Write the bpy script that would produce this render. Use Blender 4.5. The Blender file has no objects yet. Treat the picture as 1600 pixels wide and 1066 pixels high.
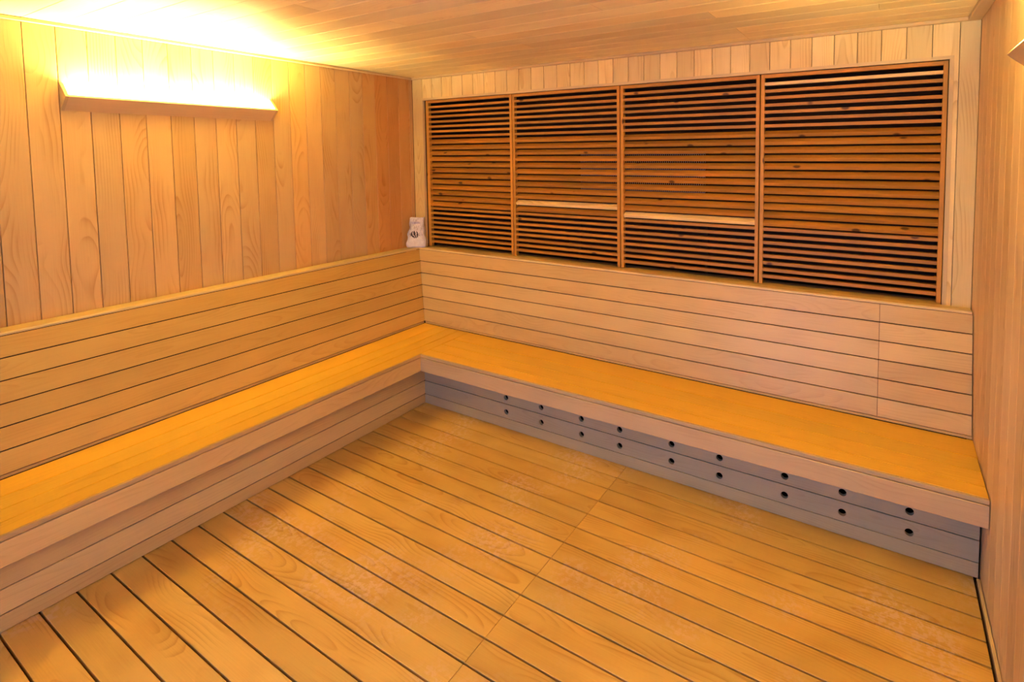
import bpy, bmesh, math, random
from mathutils import Matrix, Vector

# ------------------------------------------------------------------ camera, world, exposure
S = bpy.context.scene
COL = S.collection
random.seed(7)

CAM = Vector((3.09206, -2.80368, 1.71954))
YAW, PITCH, ROLL = 0.509304, -0.059189, -0.006524
fw = Vector((-math.sin(YAW) * math.cos(PITCH), math.cos(YAW) * math.cos(PITCH), math.sin(PITCH)))
rt = Vector((math.cos(YAW), math.sin(YAW), 0))
up = rt.cross(fw)
c_, s_ = math.cos(ROLL), math.sin(ROLL)
rt, up = c_ * rt + s_ * up, -s_ * rt + c_ * up
cd = bpy.data.cameras.new('camera')
cam = bpy.data.objects.new('camera', cd)
COL.objects.link(cam)
cam.matrix_world = Matrix(((rt.x, up.x, -fw.x, CAM.x), (rt.y, up.y, -fw.y, CAM.y),
                           (rt.z, up.z, -fw.z, CAM.z), (0, 0, 0, 1)))
cd.sensor_width = 36
cd.lens = 811.9732 * 36 / 1600
cd.shift_x = (800 - 931.089) / 1600
cd.shift_y = (288.569 - 533) / 1600
cd.clip_start = 0.02
S.camera = cam

W_ = bpy.data.worlds.new('world')
S.world = W_
W_.use_nodes = True
W_.node_tree.nodes['Background'].inputs[0].default_value = (0.6, 0.7, 1, 1)
W_.node_tree.nodes['Background'].inputs[1].default_value = 0.0

S.view_settings.view_transform = 'Standard'
S.view_settings.look = 'None'
S.view_settings.exposure = 1.72
S.view_settings.gamma = 1
S.view_settings.use_curve_mapping = False
S.cycles.max_bounces = 8
S.cycles.diffuse_bounces = 7
S.cycles.glossy_bounces = 2
S.cycles.use_adaptive_sampling = True
S.cycles.adaptive_threshold = 0.03
S.cycles.use_denoising = True
S.cycles.use_light_tree = False
S.cycles.sample_clamp_indirect = 25

LAMP_WATT = (17.0, 16.0)
LAMP_COLOR = (1.0, 0.905, 0.51, 1)
DAY_WATT = 11.5
DAY_COLOR = (0.40, 0.58, 1.5, 1)

# ------------------------------------------------------------------ dimensions
XL, XR = -0.2803, 3.4618          # faces of the side walls
YB, YF = 0.1868, -3.55            # faces of the back and front walls
ZC, ZTRIM = 2.342, 2.324          # ceiling, underside of the crown trim
ZS, ZT = 0.42, 0.979              # seat top, top of the bench backs
RL, RB = 0.1588, 0.1059           # how far each bench back leans
SD = 0.4695                       # seat depth
KL, KB = 0.3364, 0.3179           # kick faces
ZF = 0.309                        # underside of the fascia
X, Y, Z = Vector((1, 0, 0)), Vector((0, 1, 0)), Vector((0, 0, 1))

# ------------------------------------------------------------------ materials
def mat(name):
    m = bpy.data.materials.new(name)
    m.use_nodes = True
    nt = m.node_tree
    b = nt.nodes['Principled BSDF']
    return m, nt, b

class G:
    """small helper to write node graphs"""
    def __init__(s, nt): s.nt = nt
    def n(s, t, **k):
        x = s.nt.nodes.new(t)
        for a, v in k.items(): setattr(x, a, v)
        return x
    def put(s, inp, v):
        if hasattr(v, 'is_linked') or isinstance(v, bpy.types.NodeSocket): s.nt.links.new(v, inp)
        elif v is not None: inp.default_value = v
    def m(s, op, a, b=None, c=None, clamp=False):
        x = s.n('ShaderNodeMath', operation=op, use_clamp=clamp)
        s.put(x.inputs[0], a)
        if b is not None: s.put(x.inputs[1], b)
        if c is not None: s.put(x.inputs[2], c)
        return x.outputs[0]
    def xyz(s, a, b, c):
        x = s.n('ShaderNodeCombineXYZ')
        for i, v in enumerate((a, b, c)): s.put(x.inputs[i], v)
        return x.outputs[0]
    def noise(s, vec, scale=1, detail=2, rough=0.5):
        x = s.n('ShaderNodeTexNoise')
        s.put(x.inputs['Vector'], vec)
        x.inputs['Scale'].default_value = scale
        x.inputs['Detail'].default_value = detail
        x.inputs['Roughness'].default_value = rough
        return x.outputs['Fac']
    def mix(s, f, a, b, blend='MIX'):
        x = s.n('ShaderNodeMix', data_type='RGBA', blend_type=blend)
        s.put(x.inputs[0], f); s.put(x.inputs[6], a); s.put(x.inputs[7], b)
        return x.outputs[2]
    def ramp(s, f, lo, hi):
        x = s.n('ShaderNodeMapRange', interpolation_type='SMOOTHSTEP')
        s.put(x.inputs[0], f); x.inputs[1].default_value = lo; x.inputs[2].default_value = hi
        return x.outputs[0]

def wood(name, light, dark, ring=0.35, fibre=0.25, knot=0.0, blotch=0.3, rough=0.5, vary=0.12, worn=0.0, ringw=0.011, spec=0.35):
    light = tuple(v * 0.91 for v in light)
    dark = tuple(v * 0.84 for v in dark)
    m, nt, b = mat(name)
    g = G(nt)
    oi = g.n('ShaderNodeObjectInfo')
    rnd = oi.outputs['Random']
    tc = g.n('ShaderNodeTexCoord')
    sp = g.n('ShaderNodeSeparateXYZ')
    nt.links.new(tc.outputs['Object'], sp.inputs[0])
    x, y, z = sp.outputs
    r1 = g.m('FRACT', g.m('MULTIPLY', rnd, 13.71))
    r2 = g.m('FRACT', g.m('MULTIPLY', rnd, 71.37))
    r3 = g.m('FRACT', g.m('MULTIPLY', rnd, 317.9))
    seed = g.m('MULTIPLY', rnd, 91.0)
    # growth rings round a pith that runs nearly along the board
    n1 = g.m('SUBTRACT', g.noise(g.xyz(g.m('MULTIPLY', x, 1.6), seed, 0.0), 1, 1), 0.5)
    n2 = g.m('SUBTRACT', g.noise(g.xyz(g.m('MULTIPLY', x, 1.1), seed, 5.0), 1, 0), 0.5)
    n3 = g.m('SUBTRACT', g.noise(g.xyz(g.m('MULTIPLY_ADD', x, 5.0, seed), g.m('MULTIPLY', y, 22.0), g.m('MULTIPLY', z, 22.0)), 1, 1), 0.5)
    py = g.m('ADD', g.m('ADD', y, g.m('MULTIPLY_ADD', r1, 0.14, -0.07)), g.m('MULTIPLY', n2, 0.07))
    pz = g.m('ADD', g.m('ADD', g.m('MULTIPLY_ADD', r2, 0.09, 0.012), g.m('MULTIPLY', n1, 0.16)), z)
    rad = g.m('SQRT', g.m('ADD', g.m('MULTIPLY', py, py), g.m('MULTIPLY', pz, pz)))
    rad = g.m('MULTIPLY_ADD', n3, 0.006, rad)
    fr = g.m('FRACT', g.m('DIVIDE', rad, ringw))
    rg = g.m('MULTIPLY', g.m('POWER', fr, 3.0), g.ramp(g.m('SUBTRACT', 1.0, fr), 0.0, 0.12))
    # fibres and broad blotches
    fb = g.noise(g.xyz(g.m('MULTIPLY_ADD', x, 5.0, seed), g.m('MULTIPLY', y, 260.0), g.m('MULTIPLY', z, 260.0)), 1, 1, 0.6)
    bl = g.noise(g.xyz(g.m('MULTIPLY_ADD', x, 2.6, seed), g.m('MULTIPLY', y, 9.0), g.m('MULTIPLY', z, 9.0)), 1, 1, 0.55)
    am = g.ramp(g.noise(g.xyz(g.m('MULTIPLY_ADD', x, 3.1, seed), g.m('MULTIPLY', y, 16.0), g.m('MULTIPLY', r1, 40.0)), 1, 0), 0.38, 0.68)
    f = g.m('ADD', g.m('MULTIPLY', g.m('MULTIPLY', rg, am), ring), g.m('MULTIPLY', g.m('SUBTRACT', fb, 0.5), fibre))
    f = g.m('ADD', f, g.m('MULTIPLY', g.m('SUBTRACT', bl, 0.42), blotch), clamp=True)
    col = g.mix(f, (*light, 1), (*dark, 1))
    # every board a little different
    v = g.m('MULTIPLY_ADD', r3, vary * 2, 1 - vary)
    warm = g.mix(r1, (1.0, 1.0, 1.0, 1), (1.0, 0.93, 0.82, 1))
    col = g.mix(1.0, col, g.xyz(v, v, v), 'MULTIPLY')
    col = g.mix(1.0, col, warm, 'MULTIPLY')
    col = g.mix(1.0, col, oi.outputs['Color'], 'MULTIPLY')
    if knot:
        vo = g.n('ShaderNodeTexVoronoi')
        vo.inputs['Scale'].default_value = 1
        nt.links.new(g.xyz(g.m('MULTIPLY_ADD', x, 5.5, seed), g.m('MULTIPLY_ADD', y, 9.0, g.m('MULTIPLY', rnd, 57.0)), g.m('MULTIPLY_ADD', z, 9.0, seed)), vo.inputs['Vector'])
        k = g.m('SUBTRACT', 1.0, g.ramp(vo.outputs['Distance'], 0.07, 0.07 + 0.14 * knot))
        col = g.mix(g.m('MULTIPLY', k, 0.85), col, (dark[0] * 0.22, dark[1] * 0.16, dark[2] * 0.12, 1))
    if worn:
        wo = g.n('ShaderNodeNewGeometry')
        w1 = g.noise(wo.outputs['Position'], 1.7, 2, 0.6)
        w2 = g.noise(wo.outputs['Position'], 38, 2, 0.7)
        k = g.m('MULTIPLY', g.ramp(w1, 0.5, 0.68), g.ramp(w2, 0.44, 0.6))
        col = g.mix(g.m('MULTIPLY', k, worn), col, (0.80, 0.60, 0.46, 1))
        k2 = g.m('MULTIPLY', g.ramp(g.noise(wo.outputs['Position'], 2.6, 1), 0.52, 0.66), worn * 0.55)
        col = g.mix(k2, col, (dark[0], dark[1] * 0.9, dark[2] * 0.7, 1))
    nt.links.new(col, b.inputs['Base Color'])
    b.inputs['Roughness'].default_value = rough
    b.inputs['Specular IOR Level'].default_value = spec
    return m

def plain(name, c, rough=0.6, metal=0.0, spec=0.3):
    m, nt, b = mat(name)
    g = G(nt)
    tc = g.n('ShaderNodeTexCoord')
    n = g.noise(tc.outputs['Object'], 30, 3)
    nt.links.new(g.mix(n, (*[v * 0.8 for v in c], 1), (*[min(1, v * 1.2) for v in c], 1)), b.inputs['Base Color'])
    b.inputs['Roughness'].default_value = rough
    b.inputs['Metallic'].default_value = metal
    b.inputs['Specular IOR Level'].default_value = spec
    return m

M = {}
M['wall'] = wood('pale wall boards', (0.72, 0.51, 0.225), (0.50, 0.27, 0.07), ring=0.75, fibre=0.4, blotch=0.55, rough=0.45)
M['ceil'] = wood('pale ceiling boards', (0.89, 0.75, 0.33), (0.67, 0.48, 0.16), ring=0.3, fibre=0.8, blotch=0.8, rough=0.5)
M['bench'] = wood('bench boards', (0.67, 0.46, 0.165), (0.46, 0.27, 0.065), ring=0.35, fibre=0.5, blotch=0.6, rough=0.42, vary=0.08)
M['seat'] = wood('seat boards', (0.79, 0.48, 0.05), (0.60, 0.31, 0.016), ring=0.3, fibre=0.8, blotch=0.5, rough=0.38, vary=0.09)
M['floor'] = wood('floor boards', (0.71, 0.45, 0.095), (0.46, 0.22, 0.022), ring=0.7, fibre=0.35, blotch=0.9, rough=0.4, vary=0.1, worn=0.3, ringw=0.010)
M['slat'] = wood('toasted louver wood', (0.50, 0.222, 0.026), (0.29, 0.105, 0.008), ring=0.3, fibre=0.5, blotch=0.4, rough=0.55, knot=0.55, vary=0.16, ringw=0.006)
M['trim'] = wood('pale trim', (0.70, 0.51, 0.22), (0.52, 0.31, 0.10), ring=0.15, fibre=0.4, blotch=0.3, rough=0.45)
M['back'] = plain('dark backing', (0.045, 0.025, 0.015), 0.9, 0, 0.05)
M['chamber'] = plain('dark chamber lining', (0.045, 0.027, 0.015), 0.9, 0, 0.05)  # even dark brown behind the louvers
M['wire'] = plain('grey wire', (0.45, 0.45, 0.46), 0.45, 0.3)
M['plaster'] = wood('front wall boards', (0.64, 0.46, 0.20), (0.48, 0.30, 0.10), rough=0.5)

def emitter(name, c, s):
    m, nt, b = mat(name)
    b.inputs['Base Color'].default_value = (0.9, 0.9, 0.9, 1)
    b.inputs['Emission Color'].default_value = c
    b.inputs['Emission Strength'].default_value = s
    m.cycles.emission_sampling = 'NONE'
    return m
M['tube'] = emitter('warm lamp tube', LAMP_COLOR, 12.0)
M['pane'] = emitter('frosted glass with daylight behind', DAY_COLOR, 0.4)

def area(name, loc, direction, along, sx, sy, watt, color):
    l = bpy.data.lights.new(name, 'AREA')
    l.shape = 'RECTANGLE'; l.size = sx; l.size_y = sy; l.energy = watt; l.color = color[:3]
    o = bpy.data.objects.new(name, l)
    zd = -Vector(direction).normalized(); xd = Vector(along).normalized(); yd = zd.cross(xd)
    o.matrix_basis = Matrix(((xd.x, yd.x, zd.x, loc[0]), (xd.y, yd.y, zd.y, loc[1]), (xd.z, yd.z, zd.z, loc[2]), (0, 0, 0, 1)))
    COL.objects.link(o)
    return o

# ------------------------------------------------------------------ builders
def link(o, parent=None):
    COL.objects.link(o)
    if parent is not None:
        o.parent = parent
        o.matrix_parent_inverse = parent.matrix_basis.inverted()
    return o

def thing(name, loc, label, cat, group=None):
    o = bpy.data.objects.new(name, None)
    o.empty_display_size = 0.05
    o.location = loc
    o.matrix_basis = Matrix.Translation(loc)
    o['label'] = label
    o['category'] = cat
    if group: o['group'] = group
    return link(o)

def pydata(name, verts, faces, material, parent=None, smooth=False):
    me = bpy.data.meshes.new(name)
    me.from_pydata([tuple(v) for v in verts], [], faces)
    bm = bmesh.new(); bm.from_mesh(me)
    bmesh.ops.recalc_face_normals(bm, faces=bm.faces)
    bm.to_mesh(me); bm.free()
    if smooth:
        for p in me.polygons: p.use_smooth = True
    me.materials.append(material)
    return link(bpy.data.objects.new(name, me), parent)

def prism(section, x0, x1, k0=0.0, k1=0.0):
    """section: (y, z) loop; ends skewed by k * y"""
    n = len(section)
    v = [(x0 + k0 * y, y, z) for y, z in section] + [(x1 + k1 * y, y, z) for y, z in section]
    f = [tuple(range(n - 1, -1, -1)), tuple(range(n, 2 * n))]
    f += [(i, (i + 1) % n, n + (i + 1) % n, n + i) for i in range(n)]
    return v, f

MESH = {}
def board(name, parent, centre, xdir, ndir, L, w, t, material, c=0.0015, k0=0.0, k1=0.0, color=None):
    """plank: local X along its length, Y across, Z out of its face; face centre at `centre`"""
    key = (round(L, 4), round(w, 4), round(t, 4), c, round(k0, 4), round(k1, 4), material.name)
    me = MESH.get(key)
    if me is None:
        h = w / 2
        sec = [(-h, -t), (h, -t), (h, -c), (h - c, 0), (-h + c, 0), (-h, -c)]
        v, f = prism(sec, -L / 2, L / 2, k0, k1)
        me = bpy.data.meshes.new(name)
        me.from_pydata(v, [], f)
        bm = bmesh.new(); bm.from_mesh(me)
        bmesh.ops.recalc_face_normals(bm, faces=bm.faces)
        bm.to_mesh(me); bm.free()
        me.materials.append(material)
        MESH[key] = me
    o = bpy.data.objects.new(name, me)
    xd, nd = Vector(xdir).normalized(), Vector(ndir).normalized()
    yd = nd.cross(xd)
    cc = Vector(centre)
    o.matrix_basis = Matrix(((xd.x, yd.x, nd.x, cc.x), (xd.y, yd.y, nd.y, cc.y), (xd.z, yd.z, nd.z, cc.z), (0, 0, 0, 1)))
    if color: o.color = (*color, 1)
    return link(o, parent)

def box(name, lo, hi, material, parent=None):
    (a, b, c), (d, e, f) = lo, hi
    mx, my, mz = (a + d) / 2, (b + e) / 2, (c + f) / 2
    v = [(x - mx, y - my, z - mz) for x in (a, d) for y in (b, e) for z in (c, f)]
    o = pydata(name, v, [(0, 1, 3, 2), (4, 6, 7, 5), (0, 4, 5, 1), (2, 3, 7, 6), (0, 2, 6, 4), (1, 5, 7, 3)], material)
    o.matrix_basis = Matrix.Translation((mx, my, mz))
    if parent is not None:
        o.parent = parent
        o.matrix_parent_inverse = parent.matrix_basis.inverted()
    return o

def struct(o):
    o['kind'] = 'structure'
    return o

def multi_box(name, boxes, material):
    v, f = [], []
    for (a, b, c), (d, e, g) in boxes:
        n = len(v)
        v += [(x, y, z) for x in (a, d) for y in (b, e) for z in (c, g)]
        f += [tuple(n + i for i in q) for q in ((0, 1, 3, 2), (4, 6, 7, 5), (0, 4, 5, 1), (2, 3, 7, 6), (0, 2, 6, 4), (1, 5, 7, 3))]
    return pydata(name, v, f, material)

# ------------------------------------------------------------------ room shell
TB = 0.014          # wall board thickness
GAP = 0.0022
# floor: dark bearer bed with two fields of boards
floor = struct(box('floor', (XL - 0.1, YF - 0.1, -0.09), (XR + 0.1, YB + 0.1, -0.022), M['back']))
FJ = 1.8831
edges = [-0.300] + [-0.4281 - 0.104416 * i for i in range(40)]
edges = [e for e in edges if e > YF] + [YF]
for a, b in zip(edges[:-1], edges[1:]):
    if a - b < 0.02: continue
    for x0, x1, gp in ((KL - 0.02, FJ - 0.0012, 0.0072), (FJ + 0.0012, 3.4376, 0.0068)):
        board('floor_board', floor, ((x0 + x1) / 2, (a + b) / 2, 0), X, Z, x1 - x0, a - b - gp, 0.022, M['floor'], c=0.001)
# ceiling
ceiling = struct(box('ceiling', (XL - 0.1, YF - 0.1, ZC + 0.016), (XR + 0.1, YB + 0.1, ZC + 0.10), M['back']))
k = 0
y1 = YB
cedges = [YB] + [-1.9957 + 0.1226 * i for i in range(17, -14, -1)]
cedges = [e for e in cedges if YF < e <= YB] + [YF]
for i, (a, b) in enumerate(zip(cedges[:-1], cedges[1:])):
    if a - b < 0.01: continue
    mid = (a + b) / 2
    cuts = [0.56 + ((i * 0.83) % 2.6), ]
    if abs(mid + 1.566) < 0.05: cuts = [0.56, 2.6]
    elif abs(mid + 0.5) < 0.05: cuts = [2.39]
    elif mid > -0.1: cuts = [2.42]
    xs = [XL] + sorted(cuts) + [XR]
    for x0, x1 in zip(xs[:-1], xs[1:]):
        if x1 - x0 < 0.05: continue
        board('ceiling_board', ceiling, ((x0 + x1) / 2, mid, ZC), X, -Z, x1 - x0 - 0.0012, a - b - 0.0012, TB, M['ceil'], c=0.0012)
# left wall
wl = struct(box('wall_left', (XL - 0.12, YF - 0.1, -0.05), (XL - 0.014, YB + 0.65, ZC + 0.05), M['back']))
le = [-1.9967 + 0.10757 * i for i in range(-15, 21)]
le = [YF] + [e for e in le if YF + 0.01 < e < YB - 0.01] + [YB]
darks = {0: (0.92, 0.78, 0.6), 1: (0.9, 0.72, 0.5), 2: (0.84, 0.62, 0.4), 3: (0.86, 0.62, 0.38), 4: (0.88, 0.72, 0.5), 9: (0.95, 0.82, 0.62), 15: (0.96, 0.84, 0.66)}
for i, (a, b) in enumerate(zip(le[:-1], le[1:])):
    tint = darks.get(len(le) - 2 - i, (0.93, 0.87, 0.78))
    board('wall_board', wl, (XL, (a + b) / 2, (0.9 + ZC) / 2), Z, X, ZC - 0.9, b - a - GAP, TB, M['wall'], color=tint)
# right wall
wr = struct(box('wall_right', (XR + 0.014, YF - 0.1, -0.05), (XR + 0.12, YB + 0.65, ZC + 0.05), M['back']))
re_ = [-0.27 - 0.1075 * i for i in range(-5, 40)]
re_ = [YB] + [e for e in re_ if YF + 0.01 < e < YB - 0.02] + [YF]
for a, b in zip(re_[:-1], re_[1:]):
    board('wall_board', wr, (XR, (a + b) / 2, (ZC - 0.02) / 2), Z, -X, ZC + 0.02, a - b - 0.0009, TB, M['wall'], c=0.0008)
# back wall round the louver opening
OX0, OX1, OZ = -0.158, 3.3437, 2.155
wb = struct(multi_box('wall_back', [((XL - 0.12, YB + 0.014, OZ), (XR + 0.12, YB + 0.10, ZC + 0.05)),
                                    ((XL - 0.12, YB + 0.014, -0.05), (OX0, YB + 0.10, OZ)),
                                    ((OX1, YB + 0.014, -0.05), (XR + 0.12, YB + 0.10, OZ)),
                                    ((OX0, YB + 0.014, -0.05), (OX1, YB + 0.10, 0.95))], M['back']))
be = [XL] + [-0.16868 + 0.10757 * i for i in range(0, 34)] + [XR]
for i, (a, b) in enumerate(zip(be[:-1], be[1:])):
    if b <= OX0 + 0.001 or a >= OX1:
        z0 = 0.955
    elif b > OX1:                                   # board notched round the corner of the opening
        a2, b2 = a + GAP / 2, b - GAP / 2
        loop = [(a2, OZ), (OX1, OZ), (OX1, 0.955), (b2, 0.955), (b2, ZC), (a2, ZC)]
        cx, cz = (a2 + b2) / 2, 1.6
        v = [(z - cz, x - cx, 0.0) for x, z in loop] + [(z - cz, x - cx, -TB) for x, z in loop]
        f = [tuple(range(6)), tuple(range(11, 5, -1))] + [(j, (j + 1) % 6, 6 + (j + 1) % 6, 6 + j) for j in range(6)]
        o = pydata('wall_board', v, f, M['wall'])
        o.color = (1.1, 1.18, 1.06, 1)
        o.matrix_basis = Matrix(((0, 1, 0, cx), (0, 0, -1, YB), (1, 0, 0, cz), (0, 0, 0, 1)))
        # keep a right-handed frame: X up, Y right -> Z out of the wall
        o.parent = wb; o.matrix_parent_inverse = wb.matrix_basis.inverted()
        continue
    else:
        z0 = OZ
    board('wall_board', wb, ((a + b) / 2, YB, (z0 + ZC) / 2), Z, -Y, ZC - z0, b - a - GAP, TB, M['wall'], color=(1.1, 1.18, 1.06))
# front wall, behind the camera, with a glazed door
DX0, DX1, DZ = 1.75, 2.65, 1.98
wf = struct(multi_box('wall_front', [((XL - 0.1, YF - 0.1, -0.05), (DX0 - 0.06, YF, ZC + 0.05)),
                                     ((DX1 + 0.06, YF - 0.1, -0.05), (XR + 0.1, YF, ZC + 0.05)),
                                     ((DX0 - 0.06, YF - 0.1, DZ + 0.06), (DX1 + 0.06, YF, ZC + 0.05))], M['plaster']))
door = struct(multi_box('door_1', [((DX0 - 0.06, YF - 0.06, 0), (DX0 + 0.04, YF + 0.012, DZ + 0.06)),
                                   ((DX1 - 0.04, YF - 0.06, 0), (DX1 + 0.06, YF + 0.012, DZ + 0.06)),
                                   ((DX0 + 0.04, YF - 0.06, DZ - 0.02), (DX1 - 0.04, YF + 0.012, DZ + 0.06)),
                                   ((DX0 + 0.04, YF - 0.06, 0), (DX1 - 0.04, YF + 0.012, 0.12))], M['trim']))
box('pane', (DX0 + 0.04, YF - 0.045, 0.12), (DX1 - 0.04, YF - 0.035, DZ - 0.02), M['pane'], door)
l = area('daylight', ((DX0 + DX1) / 2, YF - 0.03, 1.05), (0, 1, 0), (1, 0, 0), DX1 - DX0 - 0.1, 1.8, DAY_WATT, DAY_COLOR)
l.parent = door; l.matrix_parent_inverse = door.matrix_basis.inverted()
box('handle', (DX0 + 0.055, YF + 0.012, 0.9), (DX0 + 0.08, YF + 0.05, 1.2), M['trim'], door)

# crown trims
def strip(name, lo, hi, c=0.003, axis='x', material=None):
    (a, b, e), (d, f, g) = lo, hi
    cx, cy, cz = (a + d) / 2, (b + f) / 2, (e + g) / 2
    if axis == 'x':
        L, w, t, xd = d - a, f - b, g - e, X
    else:
        L, w, t, xd = f - b, d - a, g - e, Y
    o = board(name, None, (cx, cy, e), xd, -Z, L, w, t, material or M['trim'], c=c)
    return struct(o)
strip('trim_1', (XL, YF, ZTRIM), (XL + 0.016, YB, ZC - 0.003), axis='y')
strip('trim_2', (XL + 0.016, YB - 0.018, ZTRIM), (XR - 0.053, YB, ZC - 0.001), axis='x')
strip('trim_3', (XR - 0.053, YF, ZTRIM), (XR, YB, ZC - 0.001), axis='y')
# casing round the louver opening
def casing(name, pts):
    """pts: 4 (x, z) corners"""
    cx = sum(p[0] for p in pts) / 4; cz = sum(p[1] for p in pts) / 4
    horiz = abs(pts[1][0] - pts[0][0]) > 1
    y0, y1 = YB - 0.005, YB + 0.05
    if horiz:
        v = [(x - cx, -(z - cz), 0) for x, z in pts] + [(x - cx, -(z - cz), -(y1 - y0)) for x, z in pts]
        R = Matrix(((1, 0, 0, cx), (0, 0, -1, y0), (0, -1, 0, cz), (0, 0, 0, 1)))
    else:
        v = [(z - cz, x - cx, 0) for x, z in pts] + [(z - cz, x - cx, -(y1 - y0)) for x, z in pts]
        R = Matrix(((0, 1, 0, cx), (0, 0, -1, y0), (1, 0, 0, cz), (0, 0, 0, 1)))
    f = [(0, 1, 2, 3), (7, 6, 5, 4)] + [(j, (j + 1) % 4, 4 + (j + 1) % 4, 4 + j) for j in range(4)]
    o = pydata(name, v, f, M['trim'])
    o.matrix_basis = R
    return struct(o)
casing('trim_4', [(-0.1686, 2.172), (3.3607, 2.172), (3.3437, 2.155), (-0.158, 2.155)])
casing('trim_5', [(3.3440, 2.1547), (3.3610, 2.1717), (3.3610, 0.976), (3.3440, 0.976)])
casing('trim_6', [(-0.1686, 2.1717), (-0.1582, 2.1547), (-0.1582, 0.976), (-0.1686, 0.976)])
struct(board('trim_7', None, ((OX0 + OX1) / 2, YB + 0.0605, 0.9735), X, Z, OX1 - OX0 - 0.002, 0.120, 0.015, M['trim'], c=0.001))   # sill under the louvers
# loose strip at the foot of the right wall
bb = box('baseboard_right', (3.4485, YF, -0.022), (3.4595, -KB - 0.004, 0.004), M['trim'])
struct(bb)
# lining of the heater chamber behind the louvers
struct(multi_box('wall_chamber', [((OX0 - 0.02, 0.72, 0.9), (OX1 + 0.02, 0.74, 2.28)),
                                  ((OX0 - 0.03, YB + 0.10, 0.9), (OX0 - 0.005, 0.74, 2.28)),
                                  ((OX1 + 0.005, YB + 0.10, 0.9), (OX1 + 0.03, 0.74, 2.28)),
                                  ((OX0 - 0.02, YB + 0.10, 2.26), (OX1 + 0.02, 0.74, 2.28)),
                                  ((OX0 - 0.02, YB + 0.10, 0.9), (OX1 + 0.02, 0.74, 0.95))], M['chamber']))

# ------------------------------------------------------------------ benches
def zx(z): return -RL * (z - ZS) / (ZT - ZS)       # face of the left back at height z
def zy(z): return RB * (z - ZS) / (ZT - ZS)        # face of the rear back at height z
NB = 6
BZ0, BZ1 = 0.434, 0.967
YE = YF + 0.002

lb = thing('corner_bench', (0.2, -1.8, 0), 'slatted wooden bench running below the glowing trough light, with a leaning plank back', 'bench')
bb_ = thing('corner_bench', (1.9, -0.2, 0), 'slatted wooden bench under the dark louvers, with round vent holes in its base', 'bench')

def bench_back_left():
    n = Vector((1, 0, RL / (ZT - ZS))).normalized()
    core = pydata('backrest', [(zx(z) - 0.016 - d, y, z) for d in (0, 0.02) for z in (ZS, BZ1) for y in (YE, -0.01)],
                  [(0, 1, 3, 2), (4, 6, 7, 5), (0, 4, 5, 1), (2, 3, 7, 6), (0, 2, 6, 4), (1, 5, 7, 3)], M['back'], lb)
    h = (BZ1 - BZ0) / NB
    slope = math.hypot(1, RL / (ZT - ZS))
    for i in range(NB):
        z0, z1 = BZ0 + i * h, BZ0 + (i + 1) * h
        zm = (z0 + z1) / 2
        w = h * slope - 0.0046
        ye = zy(zm) - 0.0005
        # local Y of the plank = n x Y
        yd = n.cross(Y)
        k1 = (zy(zm + 0.1) - zy(zm)) / 0.1 * yd.z
        board('back_board', core, (zx(zm), (YE + ye) / 2, zm), Y, n, ye - YE, w, 0.015, M['bench'], c=0.0012, k1=k1, color=(0.93, 0.87, 0.62))
    strip_n = board('back_board', core, (zx(ZS) - 0.006, YE / 2, ZS + 0.006), Y, X, -YE, 0.012, 0.01, M['bench'], c=0.0005)
    # cap
    pts = [(zx(ZT) + 0.001, 0.967), (zx(ZT) + 0.001, 0.974), (zx(ZT) - 0.004, 0.979), (XL + 0.001, 0.9745), (XL + 0.001, 0.960)]
    y0, y1 = YE, RB - 0.001
    cx, cy, cz = -0.22, (y0 + y1) / 2, 0.97
    v = [(y - cy, -(x - cx), z - cz) for y in (y0, y1) for x, z in pts]
    f = [(0, 1, 2, 3, 4), (9, 8, 7, 6, 5)] + [(j, (j + 1) % 5, 5 + (j + 1) % 5, 5 + j) for j in range(5)]
    o = pydata('cap', v, f, M['trim'])
    o.matrix_basis = Matrix(((0, -1, 0, cx), (1, 0, 0, cy), (0, 0, 1, cz), (0, 0, 0, 1)))
    o.parent = core; o.matrix_parent_inverse = core.matrix_basis.inverted()
bench_back_left()

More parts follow.
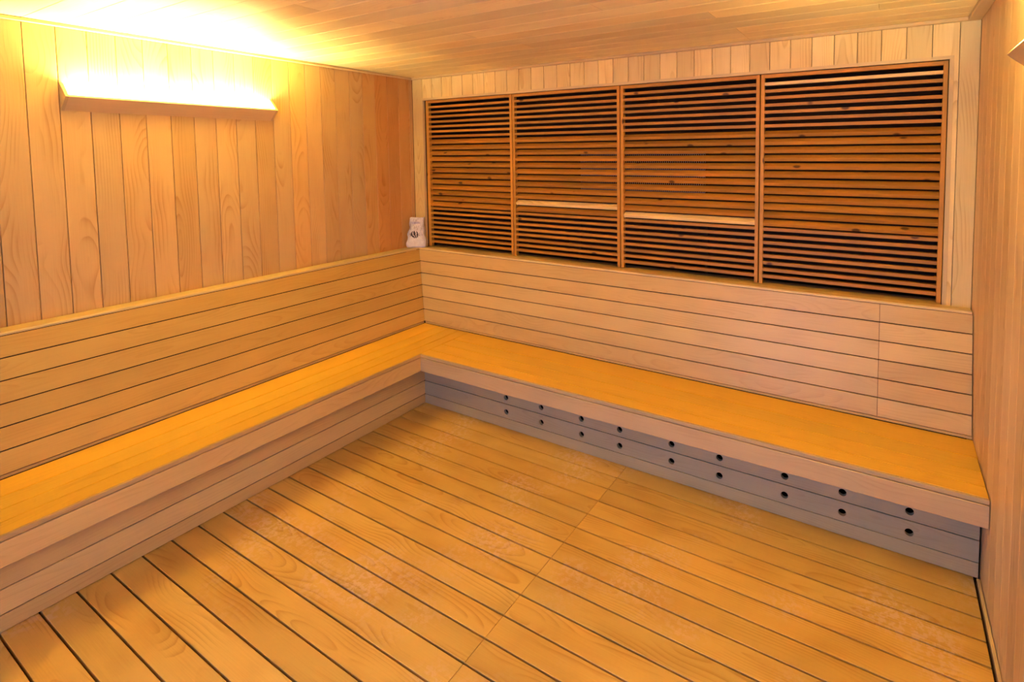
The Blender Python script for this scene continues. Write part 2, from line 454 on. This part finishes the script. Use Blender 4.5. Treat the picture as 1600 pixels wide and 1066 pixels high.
def bench_back_rear():
    n = Vector((0, -1, RB / (ZT - ZS))).normalized()
    core = pydata('backrest', [(x, zy(z) + 0.016 + d, z) for d in (0, 0.02) for z in (ZS, BZ1) for x in (0.01, XR - 0.004)],
                  [(0, 1, 3, 2), (4, 6, 7, 5), (0, 4, 5, 1), (2, 3, 7, 6), (0, 2, 6, 4), (1, 5, 7, 3)], M['back'], bb_)
    h = (BZ1 - BZ0) / NB
    slope = math.hypot(1, RB / (ZT - ZS))
    VJ = 3.0815
    yd = n.cross(X)
    for i in range(NB):
        z0, z1 = BZ0 + i * h, BZ0 + (i + 1) * h
        zm = (z0 + z1) / 2
        w = h * slope - 0.0046
        xs = zx(zm) + 0.0005
        k0 = (zx(zm + 0.1) - zx(zm)) / 0.1 * yd.z
        board('back_board', core, ((xs + VJ - 0.001) / 2, zy(zm), zm), X, n, VJ - 0.001 - xs, w, 0.015, M['bench'], c=0.0012, k0=k0)
        board('back_board', core, ((XR - 0.004 + VJ + 0.001) / 2, zy(zm), zm), X, n, XR - 0.004 - VJ - 0.001, w, 0.015, M['bench'], c=0.0012)
    board('back_board', core, (XR / 2, 0.006, ZS + 0.006), X, -Y, XR - 0.004, 0.012, 0.01, M['bench'], c=0.0005)
    pts = [(zy(ZT) - 0.001, 0.967), (zy(ZT) - 0.001, 0.974), (zy(ZT) + 0.004, 0.979), (YB - 0.0005, 0.974), (YB - 0.0005, 0.958)]
    x0, x1 = XL + 0.001, XR - 0.006
    cx, cy, cz = (x0 + x1) / 2, 0.15, 0.97
    v = [(x - cx, y - cy, z - cz) for x in (x0, x1) for y, z in pts]
    f = [(0, 1, 2, 3, 4), (9, 8, 7, 6, 5)] + [(j, (j + 1) % 5, 5 + (j + 1) % 5, 5 + j) for j in range(5)]
    o = pydata('cap', v, f, M['trim'])
    o.matrix_basis = Matrix.Translation((cx, cy, cz))
    o.parent = core; o.matrix_parent_inverse = core.matrix_basis.inverted()
bench_back_rear()

# seats
for a, b in ((0.0, 0.155), (0.155, 0.265), (0.265, 0.3626), (0.3626, SD - 0.0135)):
    board('seat_board', lb, ((a + b) / 2, (YE - 0.001) / 2, ZS), Y, Z, -YE - 0.001, b - a - 0.0042, 0.018, M['seat'], c=0.0009)
for a, b in ((0.0, 0.158), (0.158, 0.269), (0.269, 0.3785), (0.3785, SD - 0.0135)):
    xe = XR - (0.001 if a < 0.1 else 0.0045)
    xs = SD - 0.0115
    board('seat_board', bb_, ((xs + xe) / 2, -(a + b) / 2, ZS), X, Z, xe - xs, b - a - 0.0042, 0.018, M['seat'], c=0.0009)
# nosings along the seat fronts
board('nosing', lb, (SD - 0.001, (YE - SD) / 2 + 0.0065, ZS - 0.009), Y, X, -YE - SD + 0.013, 0.018, 0.0125, M['bench'], c=0.0012, color=(0.8, 0.8, 0.85))
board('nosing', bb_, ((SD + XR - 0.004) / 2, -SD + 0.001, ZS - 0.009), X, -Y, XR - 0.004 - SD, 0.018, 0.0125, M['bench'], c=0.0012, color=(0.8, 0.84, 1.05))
# fascias
board('fascia', lb, (SD, (YE - SD) / 2, (ZF + 0.398) / 2), Y, X, -YE - SD, 0.398 - ZF, 0.022, M['bench'], c=0.0025)
board('fascia', bb_, ((SD + XR - 0.004) / 2, -SD, (ZF + 0.398) / 2), X, -Y, XR - 0.004 - SD, 0.398 - ZF, 0.022, M['bench'], c=0.0025, color=(0.85, 0.93, 1.3))  # bluish color paints cool front light onto the rear fascia
# kick boards
for z0, z1 in ((0.001, 0.066), (0.066, 0.160), (0.160, 0.400)):
    board('kick_board', lb, (KL, (YE - KB) / 2, (z0 + z1) / 2), Y, X, -YE - KB, z1 - z0 - 0.0045, 0.018, M['bench'], c=0.001)
HOLES = [1.050, 1.317, 1.598, 1.843, 2.146, 2.400, 2.710, 2.956, 3.213]
HR = 0.0165
COOL_TINT = (0.72, 0.95, 1.4)            # cool light from the front, painted into the rear kick boards
def holed_board(z0, z1, zh):
    """plank on the rear kick with round holes bored through"""
    t, n = 0.018, 16
    zb, zt_ = z0 + 0.0022, z1 - 0.0022
    v, f, cache = [], [], {}
    def P(x, z, d):
        key = (round(x, 5), round(z, 5), d)
        if key not in cache:
            cache[key] = len(v); v.append((x, -d, z))     # d: 0 front, 1 rear (scaled below)
        return cache[key]
    def quad(a, b, c, d, k):
        f.append(tuple(P(*q, k) for q in (a, b, c, d)))
    hs = 0.026
    xa, xb = KL, XR - 0.008
    xs = [xa]
    for h in HOLES: xs += [h - hs, h + hs]
    xs.append(xb)
    for k in (0, 1):
        for j in range(0, len(xs), 2):
            quad((xs[j], zb), (xs[j + 1], zb), (xs[j + 1], zt_), (xs[j], zt_), k)
        for h in HOLES:
            zl, zu = zh - hs, zh + hs
            if zl > zb: quad((h - hs, zb), (h + hs, zb), (h + hs, zl), (h - hs, zl), k)
            if zu < zt_: quad((h - hs, zu), (h + hs, zu), (h + hs, zt_), (h - hs, zt_), k)
            for i in range(n):
                a0, a1 = 2 * math.pi * i / n, 2 * math.pi * (i + 1) / n
                def sq(a):
                    c, s = math.cos(a), math.sin(a)
                    m = max(abs(c), abs(s))
                    return (h + hs * c / m, min(zu, max(zl, zh + hs * s / m)))
                def ci(a): return (h + HR * math.cos(a), zh + HR * math.sin(a))
                quad(ci(a0), ci(a1), sq(a1), sq(a0), k)
    for h in HOLES:
        for i in range(n):
            a0, a1 = 2 * math.pi * i / n, 2 * math.pi * (i + 1) / n
            p, q = (h + HR * math.cos(a0), zh + HR * math.sin(a0)), (h + HR * math.cos(a1), zh + HR * math.sin(a1))
            f.append((P(*p, 0), P(*q, 0), P(*q, 1), P(*p, 1)))
    for zz in (zb, zt_):
        f.append((P(xa, zz, 0), P(xb, zz, 0), P(xb, zz, 1), P(xa, zz, 1)))
    for xx in (xa, xb):
        f.append((P(xx, zb, 0), P(xx, zt_, 0), P(xx, zt_, 1), P(xx, zb, 1)))
    cx, cz = (xa + xb) / 2, (zb + zt_) / 2
    v2 = [(x - cx, z - cz, t * d) for x, d, z in v]      # local Z out of the face (d is 0 or -1)
    o = pydata('kick_board', v2, f, M['bench'])
    o.color = (*COOL_TINT, 1)
    o.matrix_basis = Matrix(((1, 0, 0, cx), (0, 0, -1, -KB), (0, 1, 0, cz), (0, 0, 0, 1)))
    o.parent = bb_; o.matrix_parent_inverse = bb_.matrix_basis.inverted()
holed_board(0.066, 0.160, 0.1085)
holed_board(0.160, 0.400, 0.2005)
board('kick_board', bb_, ((KL + XR - 0.008) / 2, -KB, 0.0335), X, -Y, XR - 0.008 - KL, 0.062, 0.018, M['bench'], c=0.001, color=COOL_TINT)

# ------------------------------------------------------------------ louvered panels
YL = YB + 0.022
UP = [2.1019 - 0.03898 * i for i in range(7)]
MID = [1.8241 - 0.04556 * i for i in range(12)]
LOW = [1.2882 - 0.03844 * i for i in range(8)]
PANELS = [(-0.1565, 0.7124, None, 'dark louvered panel nearest the paper bag in the corner'),
          (0.7190, 1.5865, 17, 'second dark louvered panel from the paper bag, one pale slat below its middle'),
          (1.5935, 2.4646, 18, 'third dark louvered panel from the paper bag, one pale slat below its middle'),
          (2.4716, 3.3417, 0, 'rightmost dark louvered panel, its topmost slat pale new wood')]
T30 = math.radians(30)
for x0, x1, pale, label in PANELS:
    p = thing('louver_panel', ((x0 + x1) / 2, YL + 0.012, 0.979), label, 'louver panel', 'louvered panels above the rear bench')
    sw = 0.0195
    for xa, sw_ in ((x0, sw + (0.0105 if x0 < 0 else 0)), (x1 - sw, sw)):
        board('stile', p, (xa + sw_ / 2, YL, (0.976 + 2.1545) / 2), Z, -Y, 2.1545 - 0.976, sw_, 0.028, M['slat'], c=0.0012, color=(1.25, 1.3, 1.3))
    board('top_rail', p, ((x0 + x1) / 2, YL, 2.1441), X, -Y, x1 - x0 - 2 * sw, 0.020, 0.028, M['slat'], c=0.0012, color=(1.2, 1.2, 1.2))
    L = x1 - x0 - 2 * sw - 0.001
    cx = (x0 + x1) / 2
    for i, z in enumerate(UP + MID + LOW):
        dz = random.uniform(-0.0012, 0.0012)
        material = M['wall'] if i == pale else M['slat']
        if 7 <= i < 19:
            # tilted: front edge low, upper face rising towards the back
            nd = Vector((0, -math.sin(T30), math.cos(T30)))
            back = Vector((0, math.cos(T30), math.sin(T30)))
            ctr = Vector((cx, YL + 0.001, z + dz)) + back * 0.020
            o = board('slat', p, ctr, X, nd, L, 0.040, 0.0195, material, c=0.0012)
        else:
            o = board('slat', p, (cx, YL + 0.016, z + dz + 0.0085), X, Z, L, 0.030, 0.017, material, c=0.0012)
        if i == pale:
            o.color = (1.35, 1.4, 1.2, 1)
            o['label'] = 'pale replacement slat'

# wire guard of the heater behind the louvers
hg = thing('heater_guard', (1.665, 0.34, 0.95), 'fine grey wire guard glimpsed between the slats of the middle louvers', 'wire guard')
v, f = [], []
def rod(a, b, r=0.0016):
    a, b = Vector(a), Vector(b)
    d = (b - a).normalized()
    u = d.cross(Vector((0, 1, 0))).normalized(); w = d.cross(u)
    n0 = len(v)
    for q in (a, b):
        for i in range(4):
            t = math.pi / 2 * i + math.pi / 4
            v.append(q + u * math.cos(t) * r + w * math.sin(t) * r)
    for i in range(4):
        j = (i + 1) % 4
        f.append((n0 + i, n0 + j, n0 + 4 + j, n0 + 4 + i))
x = 1.205
while x < 2.125:
    rod((x, 0.34, 1.44), (x, 0.34, 1.72)); x += 0.0142
z = 1.445
while z < 1.72:
    rod((1.205, 0.343, z), (2.12, 0.343, z)); z += 0.0142
o = pydata('wire_mesh', v, f, M['wire'], hg)
o['kind'] = 'stuff'
for xa in (1.195, 2.115):
    box('post', (xa, 0.336, 0.95), (xa + 0.02, 0.350, 1.73), M['chamber'], hg)
box('rail', (1.215, 0.336, 1.715), (2.115, 0.350, 1.73), M['chamber'], hg)
box('rail', (1.215, 0.336, 1.425), (2.115, 0.350, 1.44), M['chamber'], hg)

# ------------------------------------------------------------------ wall lights
def wall_light(xw, s, y0, y1, label):
    ZB, ZF_, ZU, DP, tk = 1.937, 2.000, 2.066, 0.071, 0.012
    t = thing('wall_light', (xw, (y0 + y1) / 2, ZB), label, 'wall light', 'trough lights on the side walls')
    # front board: local X along the wall
    out = Vector((s * DP, 0, ZF_ - ZB)); wd = out.length
    od = out.normalized()
    nrm = Vector((od.z * s, 0, -abs(od.x))).normalized()
    ctr = Vector((xw, (y0 + y1) / 2, ZB)) + out / 2
    board('front_board', t, ctr, Y, nrm, y1 - y0 - 2 * tk, wd, tk, M['trim'], c=0.001)
    for ya, yb in ((y0, y0 + tk), (y1 - tk, y1)):
        pts = [(0.0, ZB), (DP, ZF_), (DP - 0.006, ZF_ + 0.007), (0.006, ZU), (0.0, ZU)]
        v = [(s * d, y - ya, z - ZB) for y in (ya, yb) for d, z in pts]
        f = [(0, 1, 2, 3, 4), (9, 8, 7, 6, 5)] + [(j, (j + 1) % 5, 5 + (j + 1) % 5, 5 + j) for j in range(5)]
        o = pydata('end_board', v, f, M['trim'])
        o.matrix_basis = Matrix.Translation((xw, ya, ZB))
        o.parent = t; o.matrix_parent_inverse = t.matrix_basis.inverted()
    n, r = 12, 0.011
    a, b = y0 + 0.04, y1 - 0.04
    cx, cz = xw + s * 0.026, 1.981
    v = [(r * math.cos(2 * math.pi * i / n), y, r * math.sin(2 * math.pi * i / n)) for y in (a - (a + b) / 2, b - (a + b) / 2) for i in range(n)]
    f = [(i, (i + 1) % n, n + (i + 1) % n, n + i) for i in range(n)] + [tuple(range(n)), tuple(range(2 * n - 1, n - 1, -1))]
    o = pydata('lamp_tube', v, f, M['tube'], smooth=False)
    o.matrix_basis = Matrix.Translation((cx, (a + b) / 2, cz))
    o.parent = t; o.matrix_parent_inverse = t.matrix_basis.inverted()
    o['label'] = 'glowing warm white tube'
    l = area('lamp_glow', (cx, (a + b) / 2, cz + r + 0.004), (-s * 0.12, 0, 1), (0, 1, 0), b - a, 2 * r, LAMP_WATT[0 if s > 0 else 1], LAMP_COLOR)
    l.parent = t; l.matrix_parent_inverse = t.matrix_basis.inverted()
    for q in (a - 0.028, b):
        box('lamp_holder', (cx - 0.009, q, cz - 0.011), (cx + 0.009, q + 0.028, cz + 0.011), M['trim'], t)
wall_light(XL, 1, -1.887, -0.928, 'glowing wooden trough light on the plank wall above the left bench')
wall_light(XR, -1, -1.84, -0.88, 'wooden trough light cut off by the right edge of the picture')

# ------------------------------------------------------------------ paper bag
def paper_bag():
    m, nt, b = mat('white bag paper')
    g = G(nt)
    tc = g.n('ShaderNodeTexCoord')
    sp = g.n('ShaderNodeSeparateXYZ'); nt.links.new(tc.outputs['Object'], sp.inputs[0])
    px, py, pz = sp.outputs
    n1 = g.noise(tc.outputs['Object'], 60, 4, 0.6)
    st = g.noise(g.xyz(g.m('MULTIPLY', px, 95.0), g.m('MULTIPLY', py, 60.0), g.m('MULTIPLY', pz, 22.0)), 1, 3, 0.7)
    stk = g.m('MULTIPLY', g.ramp(st, 0.48, 0.62), g.ramp(pz, 0.06, 0.12))
    col = g.mix(n1, (0.50, 0.44, 0.40, 1), (0.80, 0.74, 0.70, 1))
    col = g.mix(g.m('MULTIPLY', stk, 0.6), col, (0.30, 0.22, 0.16, 1))  # painted crease shade and stains: dark streaks on the upper bag
    # a dark smudged print on the front
    ex = g.m('DIVIDE', g.m('ADD', g.m('ADD', px, 0.012), g.m('MULTIPLY_ADD', n1, 0.04, -0.02)), 0.040)
    ez = g.m('DIVIDE', g.m('SUBTRACT', pz, 0.103), 0.030)
    rr = g.m('ADD', g.m('MULTIPLY', ex, ex), g.m('MULTIPLY', ez, ez))
    wav = g.n('ShaderNodeTexWave'); wav.inputs['Scale'].default_value = 18; wav.inputs['Distortion'].default_value = 14
    nt.links.new(tc.outputs['Object'], wav.inputs['Vector'])
    k = g.m('MULTIPLY', g.m('SUBTRACT', 1.0, g.ramp(rr, 0.7, 1.05)), g.ramp(wav.outputs['Fac'], 0.12, 0.35))
    k = g.m('MULTIPLY', k, g.m('LESS_THAN', py, 0.0))
    col = g.mix(k, col, (0.05, 0.035, 0.035, 1))
    nt.links.new(col, b.inputs['Base Color'])
    b.inputs['Roughness'].default_value = 0.8
    rnd = random.Random(3)
    NS = 40
    prof = [(0.0, 0.072, 0.036), (0.012, 0.076, 0.040), (0.03, 0.077, 0.041), (0.05, 0.075, 0.040), (0.07, 0.072, 0.038), (0.085, 0.070, 0.035), (0.1, 0.068, 0.031),
            (0.115, 0.066, 0.028), (0.13, 0.064, 0.025), (0.145, 0.062, 0.021), (0.16, 0.060, 0.018), (0.175, 0.058, 0.014), (0.19, 0.0565, 0.011), (0.205, 0.055, 0.008), (0.22, 0.054, 0.006), (0.236, 0.053, 0.004)]
    v, f = [], []
    cr = [rnd.uniform(-1, 1) for _ in range(NS)]
    ph = [rnd.uniform(0, 6.28) for _ in range(6)]
    for j, (z, a, d) in enumerate(prof):
        for i in range(NS):
            t = 2 * math.pi * i / NS
            c, s = math.cos(t), math.sin(t)
            e = 0.32
            x_ = a * math.copysign(abs(c) ** e, c); y_ = d * math.copysign(abs(s) ** e, s)
            k = min(1.0, max(0.0, (z - 0.03) / 0.06))
            # sharp vertical creases in the gathered upper part, dents lower down
            y_ += k * (0.006 * cr[i] + 0.005 * math.sin(5 * t + 60 * z + ph[0])) * (1 if z < 0.19 else 0.35)
            y_ += 0.0035 * math.sin(90 * z + 3 * t + ph[1]) * (0.4 + 0.6 * k) * (1 if j else 0)
            x_ += (0.004 * math.sin(70 * z + ph[2] + 2 * s) + rnd.uniform(-0.0015, 0.0015)) * (1 if j else 0)
            y_ += 0.012 * (z / 0.235) ** 2
            v.append((x_, y_, z + (0.004 * math.sin(3 * t + ph[3]) if j == len(prof) - 1 else rnd.uniform(-0.0015, 0.0015) if j else 0)))
    for j in range(len(prof) - 1):
        for i in range(NS):
            q = (i + 1) % NS
            f.append((j * NS + i, j * NS + q, (j + 1) * NS + q, (j + 1) * NS + i))
    f.append(tuple(range(NS)))
    f.append(tuple(range((len(prof) - 1) * NS, len(prof) * NS)))
    o = pydata('paper_bag', v, f, m)
    o.matrix_basis = Matrix.Translation((-0.198, 0.124, 0.9795)) @ Matrix.Rotation(YAW + 0.05, 4, 'Z')
    o['label'] = 'crumpled white paper bag with dark print, standing in the corner on the bench back'
    o['category'] = 'bag'
    # folded-over top flap
    w, h = 0.052, 0.034
    vv, ff = [], []
    nx, nz = 10, 3
    for side in (0, 1):
        for k in range(nz + 1):
            for i in range(nx + 1):
                xx = -w + 2 * w * i / nx
                zz = 0.238 - h * k / nz
                yy = -0.0015 - 0.012 * (k / nz) + 0.002 * cr[i] * (k / nz) - side * 0.0012 + 0.004
                vv.append((xx, yy, zz))
    st = (nx + 1) * (nz + 1)
    for k in range(nz):
        for i in range(nx):
            a = k * (nx + 1) + i
            ff.append((a, a + 1, a + nx + 2, a + nx + 1)); ff.append((st + a, st + a + nx + 1, st + a + nx + 2, st + a + 1))
    for i in range(nx):
        b0 = nz * (nx + 1) + i
        ff.append((b0, b0 + 1, st + b0 + 1, st + b0)); ff.append((i, st + i, st + i + 1, i + 1))
    for k in range(nz):
        for i in (0, nx):
            a = k * (nx + 1) + i
            ff.append((a, a + nx + 1, st + a + nx + 1, st + a))
    fl = pydata('flap', vv, ff, m, smooth=False)
    fl.matrix_basis = o.matrix_basis.copy()
    fl.parent = o; fl.matrix_parent_inverse = o.matrix_basis.inverted()
paper_bag()
